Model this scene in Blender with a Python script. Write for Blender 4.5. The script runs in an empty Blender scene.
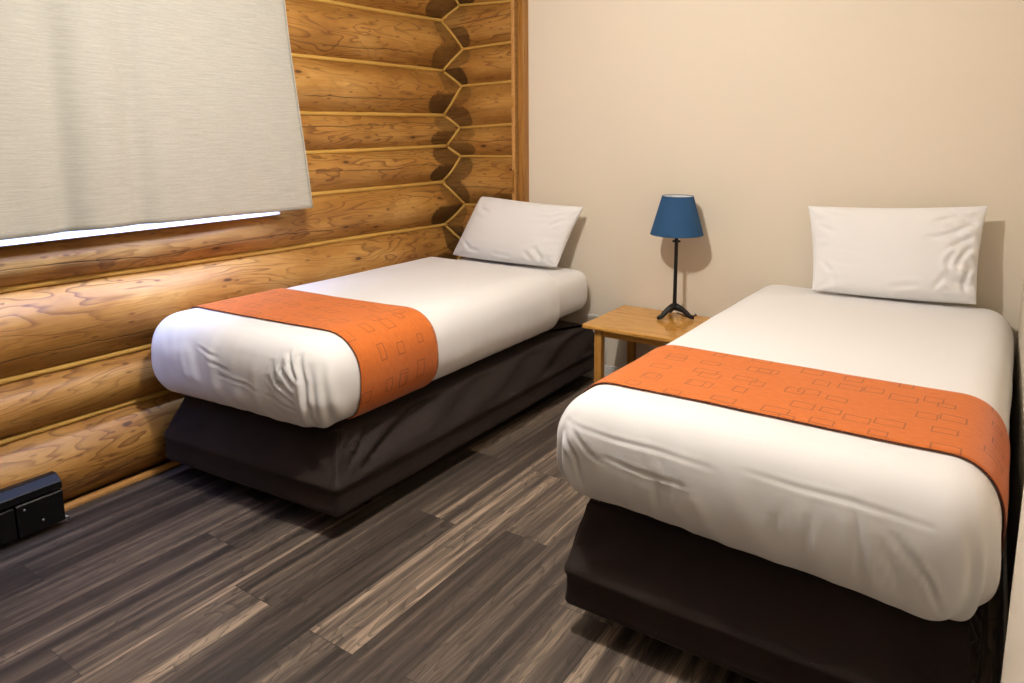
import bpy, bmesh, math, random
from mathutils import Vector, noise, Matrix

scene = bpy.context.scene
COL = scene.collection
random.seed(4)

# ------------------------------------------------------------------ helpers
def link(name, me, mat=None, parent=None, smooth=True):
    o = bpy.data.objects.new(name, me)
    COL.objects.link(o)
    if mat:
        me.materials.append(mat)
    if smooth:
        for p in me.polygons:
            p.use_smooth = True
    if parent:
        o.parent = parent
    return o

def mesh(name, vs, fs, mat=None, parent=None, smooth=True, uvs=None):
    me = bpy.data.meshes.new(name)
    me.from_pydata([tuple(v) for v in vs], [], fs)
    if uvs is not None:
        l = me.uv_layers.new(name='UVMap')
        for lp in me.loops:
            l.data[lp.index].uv = uvs[lp.vertex_index]
    me.update()
    return link(name, me, mat, parent, smooth)

def tag(o, label=None, cat=None, group=None, kind=None):
    if label: o['label'] = label
    if cat: o['category'] = cat
    if group: o['group'] = group
    if kind: o['kind'] = kind
    return o

def empty(name, loc=(0, 0, 0)):
    o = bpy.data.objects.new(name, None)
    o.empty_display_size = 0.1
    COL.objects.link(o)
    o.location = loc
    return o

def keep(child, parent):
    """parent a mesh built in world coordinates to an Empty without moving it"""
    child.parent = parent
    child.matrix_parent_inverse = Matrix.Translation(-Vector(parent.location))
    return child

def box(name, lo, hi, mat, bevel=0.0, seg=2, parent=None):
    bm = bmesh.new()
    bmesh.ops.create_cube(bm, size=1.0)
    for v in bm.verts:
        v.co = Vector([(lo[i] + hi[i]) / 2 + v.co[i] * (hi[i] - lo[i]) for i in range(3)])
    if bevel:
        bmesh.ops.bevel(bm, geom=bm.edges[:], offset=bevel, segments=seg, affect='EDGES', profile=0.5)
    me = bpy.data.meshes.new(name)
    bm.to_mesh(me); bm.free()
    o = link(name, me, mat, None, False)
    if parent: keep(o, parent)
    return o

def lathe(name, prof, center, mat, seg=40, parent=None, cap=True):
    vs, fs = [], []
    n = len(prof)
    for r, z in prof:
        for k in range(seg):
            a = 2 * math.pi * k / seg
            vs.append((center[0] + r * math.cos(a), center[1] + r * math.sin(a), center[2] + z))
    for i in range(n - 1):
        for k in range(seg):
            k2 = (k + 1) % seg
            fs.append((i * seg + k, i * seg + k2, (i + 1) * seg + k2, (i + 1) * seg + k))
    if cap:
        fs.append(tuple(range(seg))[::-1])
        fs.append(tuple((n - 1) * seg + k for k in range(seg)))
    o = mesh(name, vs, fs, mat)
    if parent: keep(o, parent)
    return o

def tube(name, pts, rad, mat, seg=10, parent=None, flat=1.0):
    pts = [Vector(p) for p in pts]
    n = len(pts)
    rads = rad if isinstance(rad, (list, tuple)) else [rad] * n
    vs, fs = [], []
    prev = None
    for i, p in enumerate(pts):
        t = (pts[min(i + 1, n - 1)] - pts[max(i - 1, 0)]).normalized()
        a = prev if prev is not None else (Vector((0, 0, 1)) if abs(t.z) < .8 else Vector((1, 0, 0)))
        a = (a - t * a.dot(t)).normalized()
        prev = a
        b = t.cross(a)
        for k in range(seg):
            th = 2 * math.pi * k / seg
            vs.append(p + (a * math.cos(th) + b * math.sin(th) * flat) * rads[i])
    for i in range(n - 1):
        for k in range(seg):
            k2 = (k + 1) % seg
            fs.append((i * seg + k, i * seg + k2, (i + 1) * seg + k2, (i + 1) * seg + k))
    fs.append(tuple(range(seg))[::-1]); fs.append(tuple((n - 1) * seg + k for k in range(seg)))
    o = mesh(name, vs, fs, mat)
    if parent: keep(o, parent)
    return o

def sst(a, b, x):
    t = min(1, max(0, (x - a) / (b - a)))
    return t * t * (3 - 2 * t)

def nz(*p):
    return noise.noise(Vector(p))

# ------------------------------------------------------------------ material helpers
class M:
    def __init__(s, name):
        s.m = bpy.data.materials.new(name)
        s.m.use_nodes = True
        s.nt = s.m.node_tree
        s.p = s.nt.nodes['Principled BSDF']
    def n(s, typ, ins=None, **props):
        nd = s.nt.nodes.new('ShaderNode' + typ)
        for k, v in props.items():
            setattr(nd, k, v)
        for k, v in (ins or {}).items():
            s.set(nd.inputs[k], v)
        return nd
    def set(s, sock, v):
        if isinstance(v, bpy.types.NodeSocket):
            s.nt.links.new(v, sock)
        elif isinstance(v, bpy.types.Node):
            s.nt.links.new(v.outputs[0], sock)
        else:
            sock.default_value = v
    def math(s, op, a, b=0.0, c=0.0, clamp=False):
        return s.n('Math', {0: a, 1: b, 2: c}, operation=op, use_clamp=clamp).outputs[0]
    def mix(s, f, a, b, mode='MIX'):
        nd = s.n('Mix', {}, data_type='RGBA', blend_type=mode)
        s.set(nd.inputs[0], f)
        for i, v in ((6, a), (7, b)):
            if isinstance(v, tuple): v = (*v[:3], 1)
            s.set(nd.inputs[i], v)
        return nd.outputs[2]
    def ramp(s, f, stops, interp='LINEAR'):
        nd = s.n('ValToRGB', {0: f})
        cr = nd.color_ramp
        cr.interpolation = interp
        while len(cr.elements) < len(stops): cr.elements.new(0.5)
        for e, (p, c) in zip(cr.elements, stops):
            e.position = p
            e.color = (*c[:3], 1) if isinstance(c, tuple) else (c, c, c, 1)
        return nd.outputs[0]
    def noise(s, vec, scale, detail=3.0, rough=0.55, dist=0.0):
        return s.n('TexNoise', {'Vector': vec, 'Scale': scale, 'Detail': detail, 'Roughness': rough, 'Distortion': dist}).outputs[0]
    def mapv(s, vec, scale=(1, 1, 1), loc=(0, 0, 0)):
        return s.n('Mapping', {'Vector': vec, 'Scale': scale, 'Location': loc}).outputs[0]
    def bump(s, h, strength=0.3, dist=0.01):
        nd = s.n('Bump', {'Strength': strength, 'Distance': dist, 'Height': h})
        s.set(s.p.inputs['Normal'], nd.outputs[0])
    def base(s, c): s.set(s.p.inputs['Base Color'], (*c, 1) if isinstance(c, tuple) else c)
    def rough(s, r): s.set(s.p.inputs['Roughness'], r)
    def spec(s, v): s.p.inputs['Specular IOR Level'].default_value = v

def srgb(r, g, b):
    f = lambda c: (c / 255) / 12.92 if c / 255 <= .04045 else ((c / 255 + .055) / 1.055) ** 2.4
    return (f(r), f(g), f(b))

# ---- drywall paint
def paint(name, col, bs=.05):
    m = M(name)
    tc = m.n('TexCoord').outputs['Object']
    v = m.noise(tc, 2.5, 3)
    m.base(m.mix(m.math('MULTIPLY', v, .12), col, tuple(c * .86 for c in col)))
    m.rough(.75); m.spec(.25)
    m.bump(m.noise(tc, 160, 2), bs, .003)
    return m.m
M_wall = paint('beige_paint', (.73, .65, .53))
M_ceil = paint('ceiling_paint', (.80, .78, .74))
M_white = paint('white_gloss_paint', (.74, .72, .68), .02)

# ---- logs: UV in metres (u along, v around)
def log_material():
    m = M('log_pine')
    uv = m.n('UVMap').outputs[0]
    rnd = m.n('ObjectInfo').outputs['Random']
    off = m.n('CombineXYZ', {0: m.math('MULTIPLY', rnd, 37.0), 1: m.math('MULTIPLY', rnd, 11.0), 2: m.math('MULTIPLY', rnd, 5.0)}).outputs[0]
    p = m.n('VectorMath', {0: uv, 1: off}, operation='ADD').outputs[0]
    # annual ring figure: contour lines of a stretched field
    f = m.noise(m.mapv(p, (1.5, 7.5, 1)), 1.0, 2.5, .5, .35)
    line = m.math('FRACT', m.math('MULTIPLY', f, 13.0))
    line = m.ramp(line, [(0, 0.0), (.62, .12), (.93, 1.0), (1.0, 0.0)])
    mask = m.ramp(m.noise(m.mapv(p, (1.3, 4, 1), (3, 7, 1)), 1.0, 2), [(.40, 0.0), (.58, 1.0)])
    line = m.math('MULTIPLY', line, m.math('MULTIPLY_ADD', mask, .75, .25))
    streak = m.noise(m.mapv(p, (3, 90, 1)), 1.0, 3, .6)
    blotch = m.noise(m.mapv(p, (2.2, 5, 1), (1, 2, 3)), 1.0, 4, .6)
    col = m.ramp(blotch, [(.30, (.27, .118, .022)), (.5, (.42, .208, .046)), (.72, (.54, .305, .088))])
    col = m.mix(m.ramp(streak, [(.35, .35), (.65, 0.0)]), col, (.27, .11, .024))
    col = m.mix(m.math('MULTIPLY', line, .85), col, (.14, .05, .011))
    # scattered dark specks and scars
    sp = m.n('TexVoronoi', {'Vector': m.mapv(p, (14, 40, 1)), 'Scale': 1.0}, voronoi_dimensions='2D')
    spk = m.math('MULTIPLY', m.ramp(sp.outputs['Distance'], [(.10, 1.0), (.28, 0.0)]),
                 m.ramp(m.n('SeparateColor', {0: sp.outputs['Color']}).outputs[0], [(.89, 0.0), (.92, 1.0)]))
    col = m.mix(m.math('MULTIPLY', spk, .7), col, (.12, .04, .010))
    # knots
    dk = m.noise(m.mapv(p, (6, 14, 1)), 1.0, 3)
    kv = m.n('VectorMath', {0: m.mapv(p, (2.3, 6.0, 1)), 1: m.n('CombineXYZ', {0: m.math('MULTIPLY', dk, .10), 1: m.math('MULTIPLY', dk, .14)}).outputs[0]}, operation='ADD').outputs[0]
    kn = m.n('TexVoronoi', {'Vector': kv, 'Scale': 1.0, 'Randomness': .9}, voronoi_dimensions='2D')
    sel = m.ramp(m.n('SeparateColor', {0: kn.outputs['Color']}).outputs[1], [(.66, 0.0), (.68, 1.0)])
    kd = kn.outputs['Distance']
    halo = m.math('MULTIPLY', m.ramp(kd, [(.03, 1.0), (.17, 0.0)]), sel)
    core = m.math('MULTIPLY', m.ramp(kd, [(.035, 1.0), (.062, 0.0)]), sel)
    col = m.mix(m.math('MULTIPLY', halo, .55), col, (.22, .075, .016))
    col = m.mix(m.math('MULTIPLY', core, .85), col, (.045, .017, .006))
    # drying checks along the log
    sep = m.n('SeparateXYZ', {0: uv})
    wob = m.noise(m.mapv(p, (1.6, .1, 1)), 1.0, 4, .6)
    vv = m.math('SUBTRACT', sep.outputs[1], m.math('MULTIPLY_ADD', wob, .10, m.math('MULTIPLY_ADD', rnd, .10, .05)))
    crack = m.ramp(m.math('ABSOLUTE', vv), [(.0012, 1.0), (.0034, 0.0)])
    cm = m.ramp(m.noise(m.mapv(p, (1.1, .1, 1), (9, 2, 1)), 1.0, 2), [(.47, 0.0), (.52, 1.0)])
    crack = m.math('MULTIPLY', crack, cm)
    col = m.mix(m.math('MULTIPLY', crack, .9), col, (.03, .012, .005))
    stn = m.n('Attribute', attribute_name='stain').outputs['Fac']
    col = m.mix(m.math('MULTIPLY', stn, .92), col, (.050, .021, .0065))
    m.base(col)
    m.rough(m.math('MULTIPLY_ADD', streak, .18, .38)); m.spec(.35)
    h = m.math('SUBTRACT', m.math('MULTIPLY_ADD', line, -.25, streak), m.math('MULTIPLY', crack, 3.0))
    m.bump(h, .30, .006)
    return m.m
M_log = log_material()

def simple(name, col, rough=.5, spec=.4, metal=0, bump=None):
    m = M(name)
    m.base(col); m.rough(rough); m.spec(spec); m.p.inputs['Metallic'].default_value = metal
    tc = m.n('TexCoord').outputs['Object']
    v = m.noise(tc, 30, 3)
    m.base(m.mix(m.math('MULTIPLY', v, .25), col, tuple(c * .75 for c in col)))
    if bump: m.bump(m.noise(tc, bump[0], 3), bump[1], .003)
    return m.m
M_chink = simple('yellow_caulk', (.56, .33, .075), .6, .3, bump=(60, .3))
M_black = simple('black_iron', (.006, .006, .0065), .45, .35, bump=(90, .25))
M_blackpaint = simple('black_enamel', (.004, .004, .0045), .38, .2)
M_steel = simple('dull_steel', (.35, .35, .36), .35, .5, .8)
M_plast = simple('white_plastic', (.75, .75, .76), .4, .4)

# ---- varnished pine furniture / trim
def wood(name, c1, c2, axis, rough=.28, sc=1.0):
    m = M(name)
    tc = m.n('TexCoord').outputs['Object']
    s = {'x': (1.2, 16, 16), 'y': (16, 1.2, 16), 'z': (16, 16, 1.2)}[axis]
    s = tuple(v * sc for v in s)
    g = m.noise(m.mapv(tc, s), 1.0, 3, .55, .4)
    l = m.math('FRACT', m.math('MULTIPLY', g, 7.0))
    l = m.ramp(l, [(0, 0.0), (.7, .3), (.95, 1.0), (1, 0.0)])
    f = m.noise(m.mapv(tc, tuple(v * 6 for v in s)), 1.0, 2)
    col = m.mix(l, c1, c2)
    col = m.mix(m.math('MULTIPLY', f, .35), col, c2)
    m.base(col); m.rough(rough); m.spec(.5)
    return m.m
M_pine_x = wood('varnished_pine', (.66, .36, .090), (.47, .205, .038), 'x', .16)
M_pine_z = wood('varnished_pine_upright', (.56, .29, .07), (.40, .165, .032), 'z', .25)
M_post = wood('stained_trim', (.37, .175, .034), (.23, .09, .015), 'z', .35)
M_mould = wood('pine_moulding', (.54, .29, .09), (.40, .18, .045), 'y', .4)

# ---- floor
def floor_material():
    m = M('dark_vinyl_plank')
    tc = m.n('TexCoord').outputs['Object']
    s = m.n('SeparateXYZ', {0: tc})
    W, L = .19, 1.22
    rx = m.math('DIVIDE', m.math('ADD', s.outputs[0], 3.165), W)      # seams at x = -1.645 + k * .19
    row = m.math('FLOOR', rx)
    fx = m.math('SUBTRACT', rx, row)
    offs = [.14, .62, .90, .40, 1.365, .764, 1.235, .70, 1.228, .77, .03, .52, 1.05, .33, .86, .2, .95, .5]
    k = m.ramp(m.math('DIVIDE', m.math('ADD', row, .5), len(offs)),
               [(i / len(offs), (o % L) / L) for i, o in enumerate(offs)], 'CONSTANT')
    ry = m.math('SUBTRACT', m.math('DIVIDE', s.outputs[1], L), k)
    idx = m.math('FLOOR', ry)
    fy = m.math('SUBTRACT', ry, idx)
    cell = m.n('CombineXYZ', {0: row, 1: idx, 2: 3.3}).outputs[0]
    wn = m.n('TexWhiteNoise', {'Vector': cell}, noise_dimensions='3D')
    rv = m.n('SeparateColor', {0: wn.outputs['Color']})
    p = m.n('CombineXYZ', {0: m.math('MULTIPLY_ADD', rv.outputs[0], 40.0, m.math('MULTIPLY', fx, W)),
                           1: m.math('MULTIPLY_ADD', rv.outputs[1], 60.0, m.math('MULTIPLY', fy, L)), 2: 0.0}).outputs[0]
    band = m.noise(m.mapv(p, (27, .5, 1)), 1.0, 2, .5, .15)
    fig = m.noise(m.mapv(p, (13, 1.9, 1)), 1.0, 2.5, .5, .5)
    ln = m.math('FRACT', m.math('MULTIPLY', fig, 11.0))
    ln = m.ramp(ln, [(0, 0.0), (.7, .25), (.95, 1.0), (1, 0.0)])
    fine = m.noise(m.mapv(p, (170, 5, 1)), 1.0, 3, .65)
    tone = m.math('MULTIPLY_ADD', m.math('SUBTRACT', rv.outputs[2], .5), .26, band)
    col = m.ramp(tone, [(.30, (.034, .027, .023)), (.43, (.080, .062, .050)), (.55, (.145, .112, .088)), (.63, (.215, .165, .125)), (.70, (.42, .32, .235))])
    col = m.mix(m.math('MULTIPLY', ln, .6), col, (.020, .016, .014))
    col = m.mix(m.ramp(fine, [(.35, .55), (.6, 0.0)]), col, (.022, .018, .016))
    ex = m.math('MINIMUM', fx, m.math('SUBTRACT', 1.0, fx))
    ey = m.math('MINIMUM', fy, m.math('SUBTRACT', 1.0, fy))
    seam = m.math('MAXIMUM', m.math('LESS_THAN', m.math('MULTIPLY', ex, W), .0011), m.math('LESS_THAN', m.math('MULTIPLY', ey, L), .0013))
    col = m.mix(m.math('MULTIPLY', seam, .7), col, (.012, .010, .009))
    m.base(col)
    m.rough(m.math('MULTIPLY_ADD', fine, .2, .34)); m.spec(.38)
    m.bump(m.math('SUBTRACT', fine, m.math('MULTIPLY', seam, 2.0)), .12, .002)
    return m.m
M_floor = floor_material()

# ---- fabrics
def linen(name, col, sheen=.2, weave=900, bs=.08):
    m = M(name)
    tc = m.n('TexCoord').outputs['Object']
    m.base(m.mix(m.math('MULTIPLY', m.noise(tc, 4, 2), .1), col, tuple(c * .9 for c in col)))
    m.rough(.85); m.spec(.2)
    m.p.inputs['Sheen Weight'].default_value = sheen
    h = m.math('ADD', m.math('MULTIPLY', m.noise(tc, weave, 1), .15), m.noise(m.mapv(tc, (1, 1, 1)), 38, 3, .6))
    m.bump(h, bs, .004)
    return m.m
M_sheet = linen('white_cotton', (.79, .785, .785))
M_pill = linen('white_pillowcase', (.79, .785, .785), bs=.12)

def skirt_material():
    m = M('brown_suede')
    tc = m.n('TexCoord').outputs['Object']
    n1 = m.noise(tc, 7, 3)
    m.base(m.mix(n1, (.014, .0085, .007), (.025, .016, .0135)))
    m.rough(.8); m.spec(.25)
    m.p.inputs['Sheen Weight'].default_value = .13
    m.p.inputs['Sheen Roughness'].default_value = .4
    m.p.inputs['Sheen Tint'].default_value = (.62, .48, .44, 1)
    m.bump(m.noise(tc, 260, 2), .2, .003)
    return m.m
M_skirt = skirt_material()

def runner_material():
    m = M('orange_runner_cloth')
    uv = m.n('UVMap').outputs[0]
    tc = uv
    weave = m.noise(m.mapv(uv, (30, 420, 1)), 1.0, 3, .6)
    slub = m.noise(m.mapv(uv, (9, 150, 1)), 1.0, 2, .5)
    col = m.mix(m.ramp(weave, [(.3, 1.0), (.7, 0.0)]), (.64, .170, .024), (.46, .100, .012))
    col = m.mix(m.ramp(slub, [(.55, 0.0), (.75, .35)]), col, (.68, .20, .05))
    tot = None
    # woven rectangle outlines, two sizes in loose rows
    for ci, (sx, sy, lx, ly, thr, hw) in enumerate(((.135, .100, .013, .021, .12, .0016), (.150, .115, .067, .064, .60, .0014))):
        mp = m.n('VectorMath', {0: uv, 1: (lx, ly, 0)}, operation='ADD').outputs[0]
        se = m.n('SeparateXYZ', {0: mp})
        gx = m.math('DIVIDE', se.outputs[0], sx); gy = m.math('DIVIDE', se.outputs[1], sy)
        ix = m.math('FLOOR', gx); iy = m.math('FLOOR', gy)
        wn = m.n('TexWhiteNoise', {'Vector': m.n('CombineXYZ', {0: ix, 1: iy, 2: 7.7 + ci}).outputs[0]}, noise_dimensions='3D')
        rr = m.n('SeparateColor', {0: wn.outputs['Color']})
        val = wn.outputs['Value']
        cx = m.math('MULTIPLY_ADD', rr.outputs[0], .3, .35); cy = m.math('MULTIPLY_ADD', rr.outputs[1], .3, .35)
        hx = m.math('MULTIPLY_ADD', rr.outputs[2], .019, .017); hy = m.math('MULTIPLY_ADD', val, .011, .012)
        dx = m.math('SUBTRACT', m.math('ABSOLUTE', m.math('MULTIPLY', m.math('SUBTRACT', m.math('SUBTRACT', gx, ix), cx), sx)), hx)
        dy = m.math('SUBTRACT', m.math('ABSOLUTE', m.math('MULTIPLY', m.math('SUBTRACT', m.math('SUBTRACT', gy, iy), cy), sy)), hy)
        d = m.math('ABSOLUTE', m.math('MAXIMUM', dx, dy))
        r = m.math('MULTIPLY', m.ramp(m.math('DIVIDE', d, .004), [(hw / .004, 1.0), (hw / .004 + .25, 0.0)]), m.math('GREATER_THAN', val, thr))
        tot = r if tot is None else m.math('MAXIMUM', tot, r)
    col = m.mix(m.math('MULTIPLY', tot, .72), col, (.20, .055, .014))
    m.base(col); m.rough(.7); m.spec(.25)
    m.p.inputs['Sheen Weight'].default_value = .15
    m.bump(m.math('MULTIPLY_ADD', tot, -.6, weave), .15, .003)
    return m.m
M_run = runner_material()
M_runedge = linen('brown_binding', (.10, .03, .016), .1)

def curtain_material():
    m = M('cream_curtain_weave')
    uv = m.n('UVMap').outputs[0]
    w = m.noise(m.mapv(uv, (45, 560, 1)), 1.0, 3, .6)
    w2 = m.noise(m.mapv(uv, (9, 190, 1)), 1.0, 2, .5)
    v = m.math('MULTIPLY_ADD', w2, .5, m.math('MULTIPLY', w, .5))
    col = m.ramp(v, [(.32, (.36, .348, .305)), (.52, (.43, .418, .372)), (.7, (.50, .488, .445))])
    m.base(col); m.rough(.9); m.spec(.15)
    m.bump(w, .10, .002)
    tr = m.n('BsdfTranslucent', {'Color': col})
    mx = m.n('MixShader', {0: .015, 1: m.p.outputs[0], 2: tr.outputs[0]})
    m.nt.links.new(mx.outputs[0], m.nt.nodes['Material Output'].inputs[0])
    return m.m
M_curt = curtain_material()

def shade_material(name, col):
    m = M(name)
    tc = m.n('TexCoord').outputs['Object']
    w = m.noise(m.mapv(tc, (40, 40, 300)), 1.0, 2)
    m.base(m.mix(m.math('MULTIPLY', w, .5), col, tuple(c * .6 for c in col)))
    m.rough(.85); m.spec(.2)
    m.bump(w, .15, .002)
    return m.m
M_blue = shade_material('blue_lampshade', (.023, .076, .172))
M_lining = shade_material('white_shade_lining', (.72, .72, .72))
M_glass = M('window_glass')
M_glass.base((.9, .95, 1)); M_glass.rough(.02); M_glass.p.inputs['Transmission Weight'].default_value = 1.0
M_glass = M_glass.m

# ------------------------------------------------------------------ room shell
XL, YB, XR, ZC = -3.105, 3.65, .142, 2.66
YF = -3.6
fl = box('floor', (-3.35, YF, -.05), (1.35, 3.95, 0), M_floor); tag(fl, kind='structure')
ce = box('ceiling', (-3.35, YF, ZC), (1.35, 3.95, ZC + .05), M_ceil); tag(ce, kind='structure')
wb = box('wall_back', (-2.50, YB, 0), (1.35, 3.95, ZC), M_wall); tag(wb, kind='structure')
wr = box('wall_right', (XR, .62, 0), (XR + .12, YB, ZC), M_wall); tag(wr, kind='structure')
wr2 = box('wall_right_return', (XR + .12, .62, 0), (1.35, .74, ZC), M_wall); tag(wr2, kind='structure')
wr3 = box('wall_right_far', (1.23, YF, 0), (1.35, .62, ZC), M_wall); tag(wr3, kind='structure')
wf = box('wall_front', (-3.35, YF - .1, 0), (1.35, YF, ZC), M_wall); tag(wf, kind='structure')

# log walls -------------------------------------------------------------
BULGE = .36
def prof(t):                       # t in -1..1 across a log, 1 at the crest
    return max(0.0, 1 - abs(t) ** 2.15)

def make_log(parent, lo, hi, along, rec, a0, a1, seed, cut=None, flat=1.0, corner=None):
    """lo/hi: functions a -> z of the seams; along 'y' = left wall (faces +x), 'x' = back wall (faces -y)"""
    NA, NV = max(24, int((a1 - a0) / .035)), 26
    As = [a0 + (a1 - a0) * i / NA for i in range(NA + 1)]
    if cut:
        As = sorted(As + [cut[0], cut[0] + .002])
    if corner is not None:
        c0, sg = corner
        As = sorted(set(As + [c0 + sg * (-.06 + .005 * k) for k in range(76)]))
    rr = random.Random(seed * 7 + 1)
    e_lo, e_hi = rr.uniform(.17, .26), rr.uniform(.08, .17)
    k_lo, k_hi = rr.uniform(.65, .95), rr.uniform(.2, .75)
    if along == 'x':
        e_lo, e_hi = rr.uniform(.11, .19), rr.uniform(.10, .18)
    stain = []
    vs, fs, uvs = [], [], []
    for a in As:
        zl, zh = lo(a), hi(a)
        h = zh - zl
        dep = BULGE * h * flat
        arc = 0; last = None
        row = []
        for j in range(NV + 1):
            t = -1 + 2 * j / NV
            t = math.sin(t * math.pi / 2) * .6 + t * .4
            he = h
            if cut:
                w_ = 1 - sst(cut[0] - .6, cut[0] + .1, a)
                he = h * (1 - w_) + (cut[1] + .015 - zl) * w_
            z = zl + he * (t + 1) / 2
            b = dep * prof(t)
            b *= 1 + .05 * nz(a * 1.1, t * 1.2, seed * 3.7) + .018 * nz(a * 5, t * 3, seed * 1.7)
            if cut and a <= cut[0] + .0005 and z > cut[1]:
                z = cut[1]
            if last is not None:
                arc += math.hypot(b - last[0], z - last[1])
            last = (b, z)
            row.append((b, z, arc))
            sv = 0.0
            if corner is not None:
                d_ = (a - corner[0]) * corner[1] + .02 * nz(z * 9, seed, 3.3)
                if t < 0: el, kk, u_ = e_lo, k_lo, (t + .48) / .56
                else: el, kk, u_ = e_hi, k_hi, (t - .46) / .54
                lim = el * math.sqrt(max(0, 1 - u_ * u_))
                sv = kk * (1 - sst(lim - .006, lim + .006, d_)) if lim > .004 else 0.0
                b -= .010 * sv * (1 if d_ > 0 else 1)
                row[-1] = (b, z, arc)
            stain.append(sv)
        for b, z, arc in row:
            vs.append((rec + b, a, z) if along == 'y' else (a, rec - b, z))
            uvs.append((a, arc))
        # flat back
        for z in (row[-1][1], row[0][1]):
            vs.append((rec - .2, a, z) if along == 'y' else (a, rec + .2, z))
            uvs.append((a, arc + .2)); stain.append(0.0)
    R = NV + 3
    for i in range(len(As) - 1):
        for j in range(R):
            j2 = (j + 1) % R
            q = (i * R + j, i * R + j2, (i + 1) * R + j2, (i + 1) * R + j)
            fs.append(q[::-1] if along == 'y' else q)
    fs.append(tuple(range(R))[::1]); fs.append(tuple((len(As) - 1) * R + j for j in range(R))[::-1])
    o = mesh('log', vs, fs, M_log, None, True, uvs)
    at_ = o.data.attributes.new('stain', 'FLOAT', 'POINT')
    at_.data.foreach_set('value', stain)
    keep(o, parent)
    bm = bmesh.new(); bm.from_mesh(o.data); bmesh.ops.recalc_face_normals(bm, faces=bm.faces[:]); bm.to_mesh(o.data); bm.free()
    o.data.set_sharp_from_angle(angle=math.radians(50))
    return o

def lin(p0, z0, p1, z1, seed=0):
    return lambda a: z0 + (z1 - z0) * (a - p0) / (p1 - p0) + (.006 * nz(a * .9, seed * 2.1, 4.2) if 0 < seed < 50 else 0)

Lz = [(0, 0), (.336, .325), (.571, .545), (.917, .886), (1.160, 1.173), (1.378, 1.405), (1.585, 1.607), (1.888, 1.893), (2.155, 2.205), (2.43, 2.46), (2.66, 2.66)]
Lf = [lin(1.0, a, 3.53, b, i if 0 < i < 10 else 0) for i, (a, b) in enumerate(Lz)]
wl = empty('wall_left', (XL, 1.5, 0)); tag(wl, kind='structure')
WY0, WY1 = .25, 2.205              # window opening
for i in range(10):
    lo, hi = Lf[i], Lf[i + 1]
    if i < 3:
        make_log(wl, lo, hi, 'y', XL, YF, 3.80, i + 1, None, .84 if i == 2 else .95, (3.585, -1))
    elif i == 3:
        make_log(wl, lo, hi, 'y', XL, YF, 3.80, i + 1, (WY1, 1.093), 1.0, (3.585, -1))
    else:
        make_log(wl, lo, hi, 'y', XL, WY1, 3.80, i + 1, None, 1.0, (3.585, -1))
        if i < 9: make_log(wl, lo, hi, 'y', XL, YF, WY0, i + 20)
for i in range(1, 10):
    f = Lf[i]
    y0 = WY1 if i > 3 else YF + .05
    n = int((3.55 - y0) / .04)
    pts = [(XL + .016 + .003 * nz(k * .3, i, 1), y0 + (3.60 - y0) * k / n, f(y0 + (3.60 - y0) * k / n)) for k in range(n + 1)]
    keep(tube('chinking', pts, [.012 * (1 + .3 * nz(k * .2, i * 3, 2)) for k in range(n + 1)], M_chink, 8), wl)

Bz = [(0, 0), (.20, .20), (.46, .46), (.745, .75), (1.018, 1.031), (1.341, 1.346), (1.529, 1.548), (1.798, 1.813), (2.031, 2.051), (2.306, 2.294), (2.50, 2.50), (2.66, 2.66)]
YBR = 3.678
Bf = [lin(-3.0, a, -2.59, b) for a, b in Bz]
wc = empty('wall_back_left', (-2.8, YBR, 0)); tag(wc, kind='structure')
for i in range(11):
    make_log(wc, Bf[i], Bf[i + 1], 'x', YBR, -3.25, -2.53, i + 40, None, 1.0, (-3.03, 1))
for i in range(1, 11):
    f = Bf[i]
    pts = [(-3.02 + (.47) * k / 14, YBR - .014, f(-3.02 + .47 * k / 14)) for k in range(15)]
    keep(tube('chinking', pts, .009, M_chink, 8), wc)
# the zigzag bead where the two log walls meet
def depth_at(fs, a, z):
    for i in range(len(fs) - 1):
        lo, hi = fs[i](a), fs[i + 1](a)
        if lo <= z <= hi:
            return BULGE * (hi - lo) * prof(2 * (z - lo) / (hi - lo) - 1)
    return 0
pts = []
z = .62
while z < 2.64:
    pts.append((XL + depth_at(Lf, 3.6, z) + .005, YBR - depth_at(Bf, -3.0, z) - .005, z)); z += .012
keep(tube('chinking', pts, .0085, M_chink, 8), wc)

# trim, baseboards
tr = empty('trim_1', (-2.5, 3.6, 0)); tag(tr, kind='structure')
box('post', (-2.508, 3.598, 0), (-2.462, 3.72, ZC), M_post, .004, 2, tr)
box('backing_strip', (-2.549, 3.588, 0), (-2.525, 3.72, ZC), M_mould, .003, 2, tr)
box('filler', (-2.526, 3.628, 0), (-2.507, 3.72, ZC), M_post, 0, 2, tr)
bb = empty('baseboard_back', (-1.2, YB, 0)); tag(bb, kind='structure')
box('board', (-2.456, YB - .013, 0), (XR, YB, .088), M_white, .002, 2, bb)
box('cap', (-2.456, YB - .009, .088), (XR, YB, .10), M_white, .004, 2, bb)
br = box('baseboard_right', (XR - .012, 1.56, 0), (XR, YB - .014, .10), M_white, .003); tag(br, kind='structure')
bl = tube('baseboard_left', [(-3.038, YF + .03, .006), (-3.038, 1.0, .006), (-3.038, 3.5, .006)], .017, M_mould, 12); tag(bl, kind='structure')
casing = empty('trim_2', (XR, 1.45, 0)); tag(casing, kind='structure')
box('door_casing', (.0935, .62, 0), (XR, 1.5, 2.12), M_wall, .004, 3, casing)

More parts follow.
